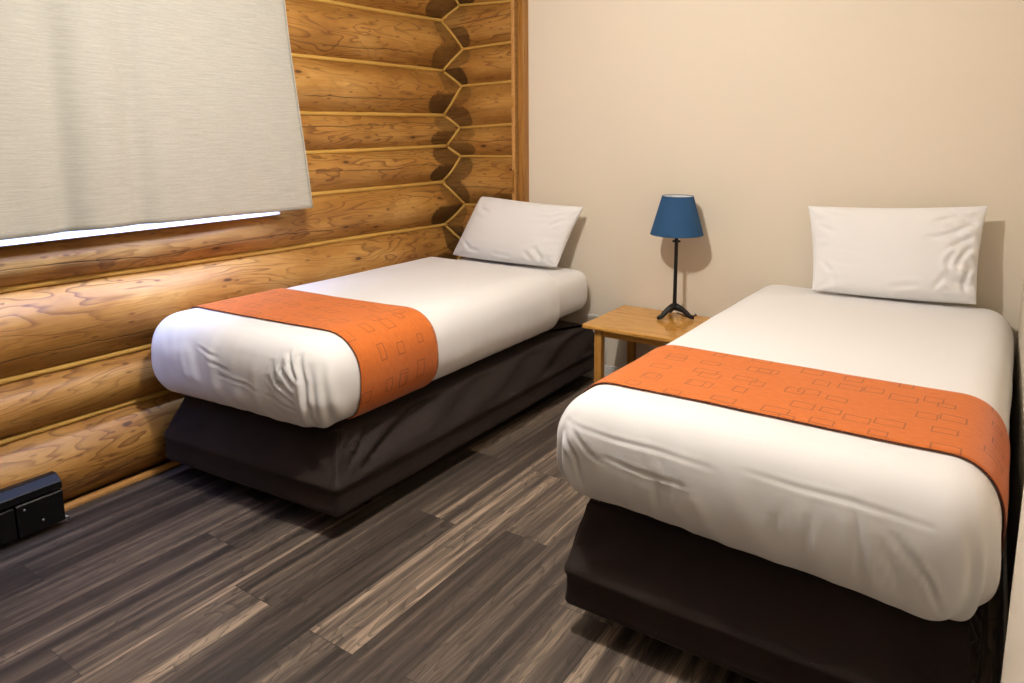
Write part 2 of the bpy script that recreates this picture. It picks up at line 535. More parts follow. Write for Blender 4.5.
# window behind the curtain
wn = empty('window_1', (-3.2, 1.2, 1.1)); tag(wn, kind='structure')
box('sill', (-3.27, WY0, 1.098), (-2.952, WY1 - .02, 1.111), M_white, .004, 2, wn)
for y0, y1 in ((WY0, WY0 + .05), (WY1 - .05, WY1), (1.2, 1.24)):
    box('frame', (-3.26, y0, 1.111), (-3.20, y1, 2.30), M_white, .004, 2, wn)
for z0, z1 in ((1.111, 1.16), (2.25, 2.30)):
    box('frame', (-3.258, WY0 + .05, z0), (-3.202, WY1 - .05, z1), M_white, .004, 2, wn)
box('pane', (-3.235, WY0 + .05, 1.16), (-3.225, WY1 - .05, 2.25), M_glass, 0, 1, wn)
box('head_board', (-3.27, WY0, 2.30), (-3.0, WY1, ZC), M_mould, .004, 2, wn)
box('jamb_liner', (-3.27, WY1 - .004, 1.111), (-3.03, WY1 + .002, 2.30), M_white, .0, 2, wn)

# curtain ---------------------------------------------------------------
def curtain():
    NY, NZ = 150, 60
    vs, fs, uvs = [], [], []
    zt = 2.43
    for j in range(NZ + 1):
        s = j / NZ
        for i in range(NY + 1):
            u = i / NY
            zb = 1.143 + (1.127 - 1.143) * u + .004 * nz(u * 6, 1, 1)
            z = zt + (zb - zt) * s
            y1 = 2.276 + .024 * sst(0.25, 1, s)
            y = .05 + (y1 - .05) * u
            x = -2.965 + .115 * (s ** 1.2)
            w = 0
            for yc, amp, wd in ((1.20, -.016, .055), (1.47, -.012, .05), (1.34, .006, .07), (1.78, -.004, .08), (.9, .015, .09), (.6, -.02, .07), (.35, .02, .08)):
                yy = yc + .06 * (1 - s)
                w += amp * math.exp(-((y - yy) / wd) ** 2)
            w *= 1.0 + 1.1 * s
            w += .006 * nz(y * 2.2, z * 1.0, 8.0)
            x += w
            if u > .985: x -= .006 * (u - .985) / .015
            vs.append((x, y, z)); uvs.append((y, z))
    R = NY + 1
    for j in range(NZ):
        for i in range(NY):
            fs.append((j * R + i, (j + 1) * R + i, (j + 1) * R + i + 1, j * R + i + 1))
    o = mesh('curtain', vs, fs, M_curt, None, True, uvs)
    md = o.modifiers.new('thick', 'SOLIDIFY'); md.thickness = .0035; md.offset = -1
    return o
cu = empty('curtain', (-2.95, 1.2, 2.43))
tag(cu, 'cream woven curtain panel hanging over the window in the log wall', 'curtain')
cc = curtain(); cc.name = 'panel'; keep(cc, cu)
# doubled hem along the bottom and the right edge
hv = []
sh = [v.co.copy() for v in cc.data.vertices]
R = 151
tube('side_hem', [sh[j * R + 150] + Vector((.0005, .001, 0)) for j in range(0, 61, 2)], .0032, M_curt, 8, cu)

# ------------------------------------------------------------------ bedding
class Soft:
    """rounded superellipse body used for mattress, duvet and runner"""
    def __init__(s, lo, hi, rx, ry, n=2.5, skew=0.0, wr=None, top=None, kx=0.0, rl=None, kz=0.0):
        s.kz = kz; s.kx = kx; s.rl = rl or rx
        s.lo, s.hi = Vector(lo), Vector(hi)
        s.c = (s.lo + s.hi) / 2; s.hf = (s.hi - s.lo) / 2
        s.r = Vector((rx, ry, s.hf.z)); s.n = n; s.skew = skew; s.wr = wr; s.top = top
    def at(s, q, off=0.0):
        """q on the unit box surface in metres about the centre"""
        r = Vector((s.rl if q[0] < 0 else s.r.x, s.r.y, s.r.z))
        core = Vector([max(-(s.hf[i] - r[i]), min(s.hf[i] - r[i], q[i])) for i in range(3)])
        d = Vector([(q[i] - core[i]) / r[i] for i in range(3)])
        nn = sum(abs(v) ** s.n for v in d) ** (1 / s.n)
        if nn < 1e-6: nn = 1
        d /= nn
        nrm = Vector([math.copysign(abs(d[i]) ** (s.n - 1), d[i]) / r[i] for i in range(3)])
        nrm.normalize()
        p = s.c + core + Vector([r[i] * d[i] for i in range(3)])
        e = s.wr(p, nrm) if s.wr else 0
        p = p + nrm * (e + off)
        if s.top: p.z += s.top(p) * sst(-.5, .5, nrm.z)
        k = 1 - sst(s.lo.y + .5, s.hi.y, p.y)
        p.y += s.skew * (p.x - s.hi.x) * k
        p.z += s.kz * (s.c.x - p.x) / s.hf.x * (1 - min(1, max(0, (p.z - s.lo.z) / (s.hi.z - s.lo.z))))
        p.x += s.kx * (p.y - s.lo.y)
        return p

def lattice(h, r, step, dense):
    """coordinates -h..h, denser inside the rounded ends"""
    a = []
    core = h - r
    n1 = max(2, int(2 * core / step)); n2 = max(3, int(r / dense))
    a += [-h + r * i / n2 for i in range(n2)]
    a += [-core + 2 * core * i / n1 for i in range(n1)]
    a += [core + r * i / n2 for i in range(n2 + 1)]
    return a

def soft_mesh(S, name, mat, step=.03, dense=.012, thick=0, floor_cut=None, ymax=None):
    gx = lattice(S.hf.x, S.r.x, step, dense); gy = lattice(S.hf.y, S.r.y, step, dense)
    if ymax is not None:
        gy = [y for y in gy if S.c.y + y < ymax] + [ymax - S.c.y]
    gz = lattice(S.hf.z, S.hf.z * .999, step, dense)
    H = S.hf
    vid, vs, fs = {}, [], []
    def V(q):
        k = tuple(round(v, 5) for v in q)
        if k not in vid:
            vid[k] = len(vs); vs.append(S.at(Vector(q)))
        return vid[k]
    def patch(A, B, f, flip):
        for i in range(len(A) - 1):
            for j in range(len(B) - 1):
                q = [f(A[i], B[j]), f(A[i + 1], B[j]), f(A[i + 1], B[j + 1]), f(A[i], B[j + 1])]
                if floor_cut is not None and all(abs(p[0]) < H.x - floor_cut and abs(p[1]) < H.y - floor_cut and p[2] < 0 for p in q):
                    continue
                ids = [V(p) for p in q]
                fs.append(tuple(ids[::-1] if flip else ids))
    patch(gx, gy, lambda a, b: (a, b, H.z), False)
    patch(gx, gy, lambda a, b: (a, b, -H.z), True)
    patch(gx, gz, lambda a, b: (a, -H.y, b), False)
    if ymax is None: patch(gx, gz, lambda a, b: (a, H.y, b), True)
    patch(gy, gz, lambda a, b: (H.x, a, b), False)
    patch(gy, gz, lambda a, b: (-H.x, a, b), True)
    o = mesh(name, vs, fs, mat)
    if thick:
        md = o.modifiers.new('thick', 'SOLIDIFY'); md.thickness = thick; md.offset = -1
    return o

def runner(S, name, y0, y1, slant=0.0, off=.0055):
    """cloth strip laid across the bed, over both sides and tucked under"""
    H = S.hf
    path = []
    def seg(a, b, n):
        for i in range(n): path.append(tuple(a[k] + (b[k] - a[k]) * i / n for k in range(2)))
    tuck = .06
    seg((-H.x + tuck, -H.z), (-H.x, -H.z), 5); seg((-H.x, -H.z), (-H.x, H.z), 26)
    seg((-H.x, H.z), (H.x, H.z), 90); seg((H.x, H.z), (H.x, -H.z), 26); seg((H.x, -H.z), (H.x - tuck, -H.z), 5)
    path.append((H.x - tuck, -H.z))
    NY = 34
    vs, uvs, fs = [], [], []
    L = 0; last = None
    for i, (x, z) in enumerate(path):
        for j in range(NY + 1):
            v = j / NY
            y = y0 + (y1 - y0) * v + slant * x - S.c.y
            y += .004 * nz(x * 4, z * 6 + v, 2.2)
            o_ = off - .0015 * (1 if j in (0, NY) else 0)
            p = S.at(Vector((x, y, z)), o_)
            if j == NY // 2:
                if last is not None: L += (p - last).length
                last = p
            vs.append(p); uvs.append([0, v * (y1 - y0)])
        for j in range(NY + 1): uvs[-1 - j][0] = L
    R = NY + 1
    for i in range(len(path) - 1):
        for j in range(NY):
            fs.append((i * R + j, (i + 1) * R + j, (i + 1) * R + j + 1, i * R + j + 1))
    o = mesh(name, vs, fs, M_run, None, True, uvs)
    me = o.data
    bm = bmesh.new(); bm.from_mesh(me); bmesh.ops.recalc_face_normals(bm, faces=bm.faces[:])
    up = sum(f.normal.z for f in bm.faces)
    if up < 0: bmesh.ops.reverse_faces(bm, faces=bm.faces[:])
    bm.to_mesh(me); bm.free()
    md = o.modifiers.new('thick', 'SOLIDIFY'); md.thickness = .0028; md.offset = 1
    front = [vs[i * R] for i in range(len(path))]
    back = [vs[i * R + NY] for i in range(len(path))]
    return o, front, back

def ridge(v): return 1 - abs(v) * 2

def skirt_mesh(name, lo, hi, rings, rad, mat, fold=None, skew=0.0, foot_in=0.0, side_in=(0.0, 0.0)):
    """rings: (z, outward offset); lo/hi: plan rectangle at offset 0"""
    N = 0
    per = []
    x0, y0, x1, y1 = lo[0], lo[1], hi[0], hi[1]
    def side(a, b, step=.022):
        n = max(2, int((Vector(b) - Vector(a)).length / step))
        return [Vector(a).lerp(Vector(b), i / n) for i in range(n)]
    def arc(c, a0, k=7):
        return [Vector((c[0] + rad * math.cos(a0 + math.pi / 2 * i / k), c[1] + rad * math.sin(a0 + math.pi / 2 * i / k))) for i in range(k)]
    per += arc((x0 + rad, y0 + rad), math.pi); per += side((x0 + rad, y0), (x1 - rad, y0))
    per += arc((x1 - rad, y0 + rad), 1.5 * math.pi); per += side((x1, y0 + rad), (x1, y1 - rad))
    per += arc((x1 - rad, y1 - rad), 0); per += side((x1 - rad, y1), (x0 + rad, y1))
    per += arc((x0 + rad, y1 - rad), .5 * math.pi); per += side((x0, y1 - rad), (x0, y0 + rad))
    N = len(per)
    nor = []
    for i in range(N):
        t = per[(i + 1) % N] - per[i - 1]
        nor.append(Vector((t.y, -t.x)).normalized())
    # fine ring interpolation
    zs = []
    for (za, oa), (zb, ob) in zip(rings, rings[1:]):
        k = max(1, int(abs(za - zb) / .012))
        zs += [(za + (zb - za) * i / k, oa + (ob - oa) * i / k) for i in range(k)]
    zs.append(rings[-1])
    vs, fs = [], []
    for z, o in zs:
        for i in range(N):
            e = fold(per[i], nor[i], z) if fold else 0
            q = per[i] + nor[i] * (o + e)
            zz = z + .003 * nz(q.x * 3, q.y * 3, 3.3)
            up = sst(.20, .40, z) * .5 + .5 * min(1, max(0, (z - .2) / .18))
            t = (q.x - x0) / (x1 - x0)
            fall = 1 - min(1, max(0, (q.y - y0) / (y1 - y0)))
            q.y += foot_in * up * fall ** 2
            q.x -= up * (side_in[1] * max(0, t) - side_in[0] * max(0, 1 - t)) * fall
            y = q.y + skew * (q.x - x1) * (1 - sst(y0 + .5, y1, q.y))
            vs.append((q.x, y, zz))
    for r in range(len(zs) - 1):
        for i in range(N):
            i2 = (i + 1) % N
            fs.append((r * N + i2, r * N + i, (r + 1) * N + i, (r + 1) * N + i2))
    fs.append(tuple(range(N))); fs.append(tuple((len(zs) - 1) * N + i for i in range(N))[::-1])
    return mesh(name, vs, fs, mat)

def make_bed(root_label, lo, hi, skew, mat_lo, mat_hi, nseed, foot_in, side_in, rx, kx):
    root = empty('bed', ((lo[0] + hi[0]) / 2, (lo[1] + hi[1]) / 2, 0))
    tag(root, root_label, 'bed')
    rings = [(.366, -.060), (.364, -.030), (.354, -.020), (.30, -.014), (.245, -.008), (.222, -.002), (.208, .004), (.197, .003), (.182, -.004), (.13, -.004), (.105, -.001), (.094, -.006), (.090, -.016), (.089, -.05)]
    if kx: rings = [(z + (.012 if z > .35 else 0), o) for z, o in rings]
    def fold(p, n, z):
        e = .0035 * nz(p.x * 6 + nseed, p.y * 6, z * 9)
        up = sst(.19, .25, z) * (1 - sst(.335, .364, z))
        # tension folds fanning from the lower foot corners along the sides
        for cx_, sgn in ((hi[0], 1), (lo[0], -1)):
            ws = sst(.75, .98, n.x * sgn)
            if ws > 0:
                a = p.y - lo[1] + .02; b = z - .19
                r = math.hypot(a, b)
                th = math.atan2(b, a)
                w = math.exp(-(r / .75) ** 2) * sst(.05, .18, r) * up
                vis = 1.0 if sgn > 0 else .25
                e += vis * ws * w * (.024 * math.sin(th * 17 + 1.2 * nz(p.y * 3, nseed, 1)) + .006 * math.sin(th * 31 + 2))
                # long slanting folds further along
                q = z - .42 * (p.y - lo[1])
                e += vis * ws * up * .014 * sst(.35, .7, a) * math.sin(q * 34 + 2 * nz(p.y * 1.5, nseed, 5))
            wf = sst(.75, .98, -n.y)
            if wf > 0:
                a = abs(p.x - cx_); b = z - .19
                r = math.hypot(a, b)
                th = math.atan2(b, a)
                e += wf * math.exp(-(r / .28) ** 2) * sst(.03, .1, r) * up * .011 * math.sin(th * 9 + 1.0 + (0 if sgn > 0 else 2))
                e += wf * up * .0025 * math.sin(p.x * 26 + 3 * nz(p.x * 2, z * 4, nseed))
        return e
    keep(skirt_mesh('bed_skirt', lo, hi, rings, .022, M_skirt, fold, skew, foot_in, side_in), root)
    box('frame_rail', (lo[0] + .10, lo[1] + .18, .066), (hi[0] - .10, hi[1] - .06, .0855), M_blackpaint, .002, 1, root)
    for lx in (lo[0] + .14, hi[0] - .14):
        for ly in (lo[1] + .26, (lo[1] + hi[1]) / 2 + .2, hi[1] - .16):
            lathe('leg', [(.016, .0), (.024, .0), (.026, .008), (.024, .016), (.014, .02), (.014, .066)], (lx, ly, 0), M_blackpaint, 20, root)
    S = Soft(mat_lo, mat_hi, rx, .07, 2.8, skew, None, None, kx)
    mt = keep(soft_mesh(S, 'mattress', M_sheet, .05, .02), root)
    return root

# wrinkle fields ----------------------------------------------------------
def crease(p2, line, w, depth):
    """groove along a polyline in a 2-D chart, fading out towards its ends"""
    L = [math.hypot(b[0] - a[0], b[1] - a[1]) for a, b in zip(line, line[1:])]
    tot = sum(L); run = 0; best = 9; sb = 0
    for (a, b), l in zip(zip(line, line[1:]), L):
        dx, dz = b[0] - a[0], b[1] - a[1]
        t = max(0, min(1, ((p2[0] - a[0]) * dx + (p2[1] - a[1]) * dz) / (l * l)))
        d = math.hypot(p2[0] - a[0] - t * dx, p2[1] - a[1] - t * dz)
        if d < best: best = d; sb = (run + t * l) / tot
        run += l
    if best > 5 * w: return 0
    k = math.sin(math.pi * (.06 + .88 * sb)) ** .8
    return k * depth * (.5 * math.exp(-((best - 1.8 * w) / w) ** 2) - math.exp(-(best / w) ** 2))

def wrinkles(lo, hi, seed, creases, amp=1.0):
    def f(p, n):
        e = 0
        wf = max(0, -n.y); ws = abs(n.x); wt = max(0, n.z)
        e += wt * (.0035 * nz(p.x * 2.2, p.y * 1.6, seed) + .0012 * nz(p.x * 7, p.y * 5, seed + 3))
        if wf > .02:
            lowdown = 1 - .75 * sst(hi[2] - .13, hi[2] - .02, p.z)
            wx = p.x + .25 * (p.z - lo[2]) + .05 * nz(p.x * 3, p.z * 5, seed)
            e += amp * wf * lowdown * (.0068 * nz(wx * 11, p.z * 2.5, seed + 1) + .0038 * nz(wx * 24, p.z * 4, seed + 2))
            m_ = sst(-.05, .25, nz(p.x * 3, p.z * 6, seed + 9))
            e += amp * wf * lowdown * m_ * .006 * (max(0, ridge(nz(wx * 8, p.z * 4 + p.x * 2, seed + 5))) ** 2)
            e += amp * wf * .003 * nz(p.x * 4, p.z * 8, seed + 6)
            for ln, w, d in creases: e += 1.35 * wf * crease((p.x, p.z), ln, w, d)
        if ws > .02:
            e += ws * (.004 * nz(p.y * 4, p.z * 5, seed + 4) + .0025 * ridge(nz(p.y * 11, p.z * 2, seed + 5)) * (1 - sst(lo[2] + .05, hi[2], p.z)))
        # gathers round the foot corners, low down
        for cx_ in (lo[0], hi[0]):
            dx = abs(p.x - cx_); dy = abs(p.y - lo[1])
            r = math.hypot(dx, dy)
            g = math.exp(-(r / .17) ** 2) * (1 - sst(lo[2] + .12, hi[2] - .02, p.z))
            ph = math.atan2(dy + .02, dx + .02)
            e += amp * g * (.0075 * math.sin(ph * 13 + (p.z - lo[2]) * 8 + seed))
        return e
    return f

# left bed ----------------------------------------------------------------
SKL = .078
bedL = make_bed('single bed with brown skirt standing along the log wall', (-2.945, 1.592), (-1.930, 3.58), SKL,
                (-2.94, 1.62, .440), (-1.985, 3.605, .69), 1, .105, (.0, .085), .10, 0.0)
cL = [([(-2.17, .695), (-2.15, .64), (-2.085, .585)], .008, .008), ([(-2.20, .66), (-2.17, .59), (-2.09, .545)], .007, .008),
      ([(-2.13, .70), (-2.10, .65), (-2.065, .61)], .007, .007), ([(-2.22, .60), (-2.17, .55), (-2.09, .515)], .007, .006),
      ([(-2.23, .53), (-2.16, .50), (-2.08, .49)], .006, .004),
      ([(-2.075, .69), (-2.04, .60), (-2.035, .50), (-2.05, .41)], .009, .011),
      ([(-2.62, .655), (-2.56, .640), (-2.50, .628)], .006, .0035), ([(-2.56, .61), (-2.43, .585)], .006, .003),
      ([(-2.50, .56), (-2.36, .55), (-2.28, .53)], .006, .003)]
loL, hiL = (-2.985, 1.560, .386), (-1.955, 3.36, .742)
DL = Soft(loL, hiL, .18, .135, 2.45, SKL, wrinkles(loL, hiL, 3.1, cL), None, 0.0, .13)
dl = soft_mesh(DL, 'duvet', M_sheet, .014, .007, .006, .12, 3.20)
tag(dl, 'white duvet tucked tight over the bed beside the log wall', 'duvet')
rl, f_, b_ = runner(DL, 'bed_runner', 1.752, 2.185, .0)
rl.name = 'cloth'
RL = empty('bed_runner', (-2.43, 2.0, .74))
tag(RL, 'orange bed runner with small woven rectangles across the bed by the log wall', 'bed runner')
keep(rl, RL)

# right bed ---------------------------------------------------------------
KX = .028
bedR = make_bed('single bed with brown skirt standing against the plain right wall', (-.995, 1.645), (.06, 3.60), 0.0,
                (-1.005, 1.68, .450), (.030, 3.615, .695), 5, .105, (0.0, 0.0), .13, KX)
cR = [([(-.69, .60), (-.685, .52), (-.69, .43)], .007, .004), ([(-.64, .62), (-.665, .54), (-.675, .45)], .006, .003),
      ([(-.21, .67), (-.19, .58), (-.175, .44)], .009, .006), ([(-.12, .62), (-.05, .54), (-.02, .47)], .007, .006),
      ([(-.15, .60), (-.11, .53), (-.08, .45)], .007, .005), ([(-.29, .64), (-.31, .52), (-.32, .45)], .009, .003),
      ([(-.36, .62), (-.40, .50)], .008, .0025),
      ([(-.99, .672), (-.84, .658), (-.70, .66), (-.55, .652)], .006, .002), ([(-.46, .668), (-.34, .662), (-.22, .664), (-.05, .655)], .006, .0018), ([(-.86, .60), (-.70, .585), (-.60, .588)], .006, .002),
      ([(-.99, .64), (-.945, .57), (-.925, .48)], .008, .006), ([(-.96, .66), (-.90, .60), (-.86, .58)], .007, .003)]
loR, hiR = (-1.048, 1.625, .410), (.078, 3.642, .742)
DR = Soft(loR, hiR, .135, .125, 2.4, 0.0, wrinkles(loR, hiR, 8.3, cR), None, KX, None, .022)
dr = soft_mesh(DR, 'duvet', M_sheet, .014, .007, .006, .10)
tag(dr, 'white duvet tucked over the bed against the plain right wall', 'duvet')
rr, f_, b_ = runner(DR, 'bed_runner', 1.825, 2.285, .02)
rr.name = 'cloth'
RR = empty('bed_runner', (-.45, 2.05, .74))
tag(RR, 'orange bed runner with small woven rectangles across the bed by the right wall', 'bed runner')
keep(rr, RR)

# hems of the runners: thin dark binding along the long edges
def binding(S, root, y, slant, off):
    H = S.hf
    path = []
    def seg(a, b, n):
        for i in range(n): path.append(tuple(a[k] + (b[k] - a[k]) * i / n for k in range(2)))
    seg((-H.x, -H.z), (-H.x, H.z), 22); seg((-H.x, H.z), (H.x, H.z), 70); seg((H.x, H.z), (H.x, -H.z), 23)
    pts = []
    for x, z in path:
        yy = y + slant * x - S.c.y + .004 * nz(x * 4, z * 6 + (0 if off < 0 else 1), 2.2) + off
        pts.append(S.at(Vector((x, yy, z)), .0062))
    return tube('binding', pts, .0019, M_runedge, 6, root)
binding(DL, RL, 1.752, 0, -.0015)
binding(DR, RR, 1.825, .02, -.0015)

# pillows -----------------------------------------------------------------
def pillow(name, BL, BR, TL, TR, th, label, seed, flap=0, creases=(), rnd=0.0):
    BL, BR, TL, TR = map(Vector, (BL, BR, TL, TR))
    nrm = (BR - BL).cross(TL - BL).normalized()          # towards the viewer
    NU, NV = 60, 42
    grid = {}
    vs, fs = [], []
    def pos(u, v, sd):
        a, b = 2 * u - 1, 2 * v - 1
        # sides drawn in between the corners
        pu = 1 - .035 * (1 - b * b) ; pv = 1 + (-.05 if b > 0 else .03) * (1 - a * a)
        k_ = 1 - rnd * abs(a) ** 7 * abs(b) ** 7 * (1.0 if a < 0 and b > 0 else .25)
        pu *= k_; pv *= k_
        uu = .5 + .5 * a * pu; vv = .5 + .5 * b * pv
        p = BL.lerp(BR, uu).lerp(TL.lerp(TR, uu), vv)
        ea = max(0, 1 - abs(a) ** 2.6); eb = max(0, 1 - abs(b) ** 2.4)
        t = (ea ** .55) * (eb ** .55)
        t *= 1 + .10 * (-b)
        wn = 0
        ed = max(abs(a), abs(b))
        rad = math.hypot(1 - abs(a), 1 - abs(b))
        ph = math.atan2(1 - abs(b), 1 - abs(a) + 1e-4)
        g = math.exp(-(rad / .35) ** 2)
        wn += .006 * g * math.sin(ph * 9 + seed + (a > 0) * 2 + (b > 0))
        wn += .007 * nz(a * 1.6 + seed, b * 1.6, sd) + .0035 * ridge(nz(a * 3 + seed, b * 5, 3 + sd)) * sst(.1, .9, abs(a))
        if flap:
            w = sst(.45, .75, a * flap)
            wn += w * (.011 * math.sin((b * 1.6 + a * 1.3) * 9 + 2 * nz(a * 2, b * 2, 4) + seed) * math.exp(-((a * flap - .8) / .25) ** 2) + .006 * nz(a * 7, b * 9, seed))
        if sd > 0:
            for ln, w_, d_ in creases: wn += crease((a * 1.6, b), ln, w_, d_)
        wn *= min(1, (ea * eb) * 6)
        return p + nrm * sd * (th * t + wn)
    for sd in (1, -1):
        for i in range(NU + 1):
            for j in range(NV + 1):
                u, v = i / NU, j / NV
                edge = i in (0, NU) or j in (0, NV)
                k = (i, j, 0 if edge else sd)
                if k in grid: continue
                # cluster samples toward the rim
                cu_ = .5 - .5 * math.cos(math.pi * u); cv_ = .5 - .5 * math.cos(math.pi * v)
                cu_ = .5 * cu_ + .5 * u; cv_ = .5 * cv_ + .5 * v
                grid[k] = len(vs)
                q = pos(cu_, cv_, sd if not edge else 1)
                if edge:
                    q = q + nrm * .004 * nz(u * 8 + seed, v * 8, 2)
                vs.append(q)
    def g(i, j, sd):
        return grid[(i, j, 0 if (i in (0, NU) or j in (0, NV)) else sd)]
    for sd in (1, -1):
        for i in range(NU):
            for j in range(NV):
                q = (g(i, j, sd), g(i + 1, j, sd), g(i + 1, j + 1, sd), g(i, j + 1, sd))
                fs.append(q if sd > 0 else q[::-1])
    root = mesh(name, vs, fs, M_pill)
    md = root.modifiers.new('soft', 'SUBSURF'); md.levels = md.render_levels = 1
    tag(root, label, 'pillow')
    return root, pos
pillow('pillow', (-2.915, 3.425, .714), (-2.115, 3.43, .714), (-2.745, 3.515, 1.106), (-2.005, 3.55, 1.070), .085,
       'white pillow leaning at the log corner on the bed by the log wall', 1.3, 0,
       [([(.95, -.45), (1.15, -.72), (1.2, -.92)], .05, .014), ([(.70, -.60), (.95, -.85)], .05, .012), ([(-1.3, -.5), (-1.0, -.7), (-.7, -.75)], .05, .010),
        ([(1.35, .75), (1.0, .55), (.55, .5)], .05, .011), ([(1.3, .45), (1.05, .25)], .05, .010), ([(-1.3, .6), (-.9, .45)], .06, .010), ([(-.2, -.75), (.3, -.8)], .05, .008)], .05)
pillow('pillow', (-.69, 3.425, .756), (-.02, 3.485, .763), (-.757, 3.545, 1.147), (-.014, 3.545, 1.189), .075,
       'white pillow with a creased right end leaning on the plain cream wall', 4.1, 1,
       [([(1.45, .62), (1.15, .42), (.85, .30), (.6, .28)], .045, .014), ([(1.48, .35), (1.2, .18), (.95, .0)], .045, .014), ([(1.42, .1), (1.25, -.15), (1.2, -.4)], .045, .014),
        ([(1.2, .1), (1.05, -.2), (1.1, -.55)], .045, .012), ([(1.45, -.3), (1.35, -.6), (1.38, -.85)], .045, .012), ([(1.0, -.5), (.8, -.75)], .05, .010), ([(1.1, .75), (.75, .62)], .05, .010),
        ([(-1.4, -.3), (-1.2, -.55), (-1.15, -.85)], .05, .009), ([(-1.4, .5), (-1.1, .35)], .05, .008), ([(.5, -.7), (.0, -.78)], .05, .007)], .0)

# nightstand ---------------------------------------------------------------
ns = empty('nightstand', (-1.48, 3.37, 0))
tag(ns, 'varnished pine nightstand with square legs standing between the two beds', 'nightstand')
TX0, TX1, TY0, TY1, TZ = -1.775, -1.165, 3.125, 3.628, .497
box('tabletop', (TX0, TY0, TZ - .022), (TX1, TY1, TZ), M_pine_x, .006, 3, ns)
for lx in (TX0 + .06, TX1 - .10):
    for ly in (TY0 + .03, TY1 - .075):
        box('leg', (lx, ly, 0), (lx + .042, ly + .042, TZ - .0225), M_pine_z, .003, 2, ns)
box('apron', (TX0 + .1025, TY0 + .038, TZ - .062), (TX1 - .1005, TY0 + .056, TZ - .0225), M_pine_x, .002, 1, ns)
box('apron', (TX0 + .1025, TY1 - .056, TZ - .062), (TX1 - .1005, TY1 - .038, TZ - .0225), M_pine_x, .002, 1, ns)
box('side_apron', (TX0 + .07, TY0 + .0725, TZ - .062), (TX0 + .088, TY1 - .0755, TZ - .0225), M_pine_x, .002, 1, ns)
box('side_apron', (TX1 - .088, TY0 + .0725, TZ - .062), (TX1 - .07, TY1 - .0755, TZ - .0225), M_pine_x, .002, 1, ns)

# lamp -----------------------------------------------------------------------
LX, LY = -1.412, 3.508
lamp = empty('table_lamp', (LX, LY, TZ))
tag(lamp, 'black iron table lamp with blue cone shade on the nightstand', 'lamp')
lathe('pole', [(.011, .045), (.016, .050), (.0165, .062), (.0115, .072), (.0105, .10), (.0095, .40), (.0095, .418), (.021, .420), (.023, .424), (.021, .428), (.0095, .431), (.0095, .60), (.004, .62)], (LX, LY, TZ), M_black, 24, lamp)
for k in range(3):
    a = math.radians(32.7 + (-22, 94, 205)[k])
    d = Vector((math.cos(a), math.sin(a), 0))
    prof_ = [(.004, .064), (.025, .057), (.048, .046), (.068, .030), (.083, .0175), (.098, .0125), (.108, .0115)]
    pts = [Vector((LX, LY, TZ)) + d * r + Vector((0, 0, z)) for r, z in prof_]
    tube('foot', pts, [.021, .019, .0155, .0135, .012, .0105, .009], M_black, 12, lamp)
# shade: a thin cone shell with a lining, rim wires and spider
SB, ST = .463, .667
def shell(name, r0, z0, r1, z1, th, mat, par):
    return lathe(name, [(r0, z0), (r1, z1), (r1 - th, z1), (r0 - th, z0), (r0, z0)], (LX, LY, TZ), mat, 56, par, cap=False)
sh_ = shell('shade', .141, SB, .083, ST, .0018, M_blue, lamp)
li = shell('lining', .1388, SB + .002, .0808, ST - .002, .0012, M_lining, None)
def ringwire(name, r, z, rad, mat):
    pts = [(LX + r * math.cos(2 * math.pi * k / 48), LY + r * math.sin(2 * math.pi * k / 48), TZ + z) for k in range(49)]
    return tube(name, pts, rad, mat, 8)
for o in (li, ringwire('rim', .0822, ST, .0013, M_blue), ringwire('rim', .140, SB, .002, M_blue)):
    o.parent = sh_
for k in range(3):
    a = 2 * math.pi * k / 3 + .4
    w = tube('spider_wire', [(LX, LY, TZ + .60), (LX + .05 * math.cos(a), LY + .05 * math.sin(a), TZ + .655), (LX + .079 * math.cos(a), LY + .079 * math.sin(a), TZ + ST - .003)], .0016, M_steel, 8)
    w.parent = sh_
tube('cord', [(LX + .012, LY + .012, TZ + .028), (LX + .04, LY + .05, TZ + .004), (LX + .075, LY + .075, TZ + .0035), (LX + .088, LY + .105, TZ + .0035), (LX + .07, LY + .128, TZ + .0035)], .003, M_black, 8, lamp)

# baseboard heater --------------------------------------------------------------
hr = empty('baseboard_heater', (-2.94, .5, 0))
tag(hr, 'black baseboard heater on the floor along the log wall', 'heater')
HX0, HX1, HY0, HY1 = -2.976, -2.905, .05, 1.105
def prism_y(name, poly, y0, y1, mat, par):
    n = len(poly)
    vs = [(x, y0, z) for x, z in poly] + [(x, y1, z) for x, z in poly]
    fs = [tuple(range(n)), tuple(range(n, 2 * n))[::-1]] + [(i, i + n, (i + 1) % n + n, (i + 1) % n) for i in range(n)]
    o = mesh(name, vs, fs, mat, None, False)
    bm = bmesh.new(); bm.from_mesh(o.data); bmesh.ops.recalc_face_normals(bm, faces=bm.faces[:]); bm.to_mesh(o.data); bm.free()
    md = o.modifiers.new('bev', 'BEVEL'); md.width = .0025; md.segments = 2
    return keep(o, par)
prism_y('top_cover', [(HX0, .150), (HX0, .206), (HX0 + .035, .207), (HX1, .184), (HX1 + .001, .158), (HX1 - .012, .150)], HY0, HY1, M_blackpaint, hr)
prism_y('front_panel', [(HX1 - .014, .035), (HX1 - .014, .140), (HX1 - .004, .146), (HX1, .142), (HX1, .030), (HX1 - .006, .026)], HY0, HY1 - .16, M_blackpaint, hr)
prism_y('end_cap', [(HX0, .022), (HX0, .149), (HX1 - .004, .149), (HX1 + .001, .143), (HX1 + .001, .026), (HX1 - .004, .022)], HY1 - .155, HY1 - .001, M_blackpaint, hr)
prism_y('back_plate', [(HX0, .0), (HX0, .149), (HX0 + .008, .149), (HX0 + .008, .0)], HY0, HY1 - .16, M_blackpaint, hr)
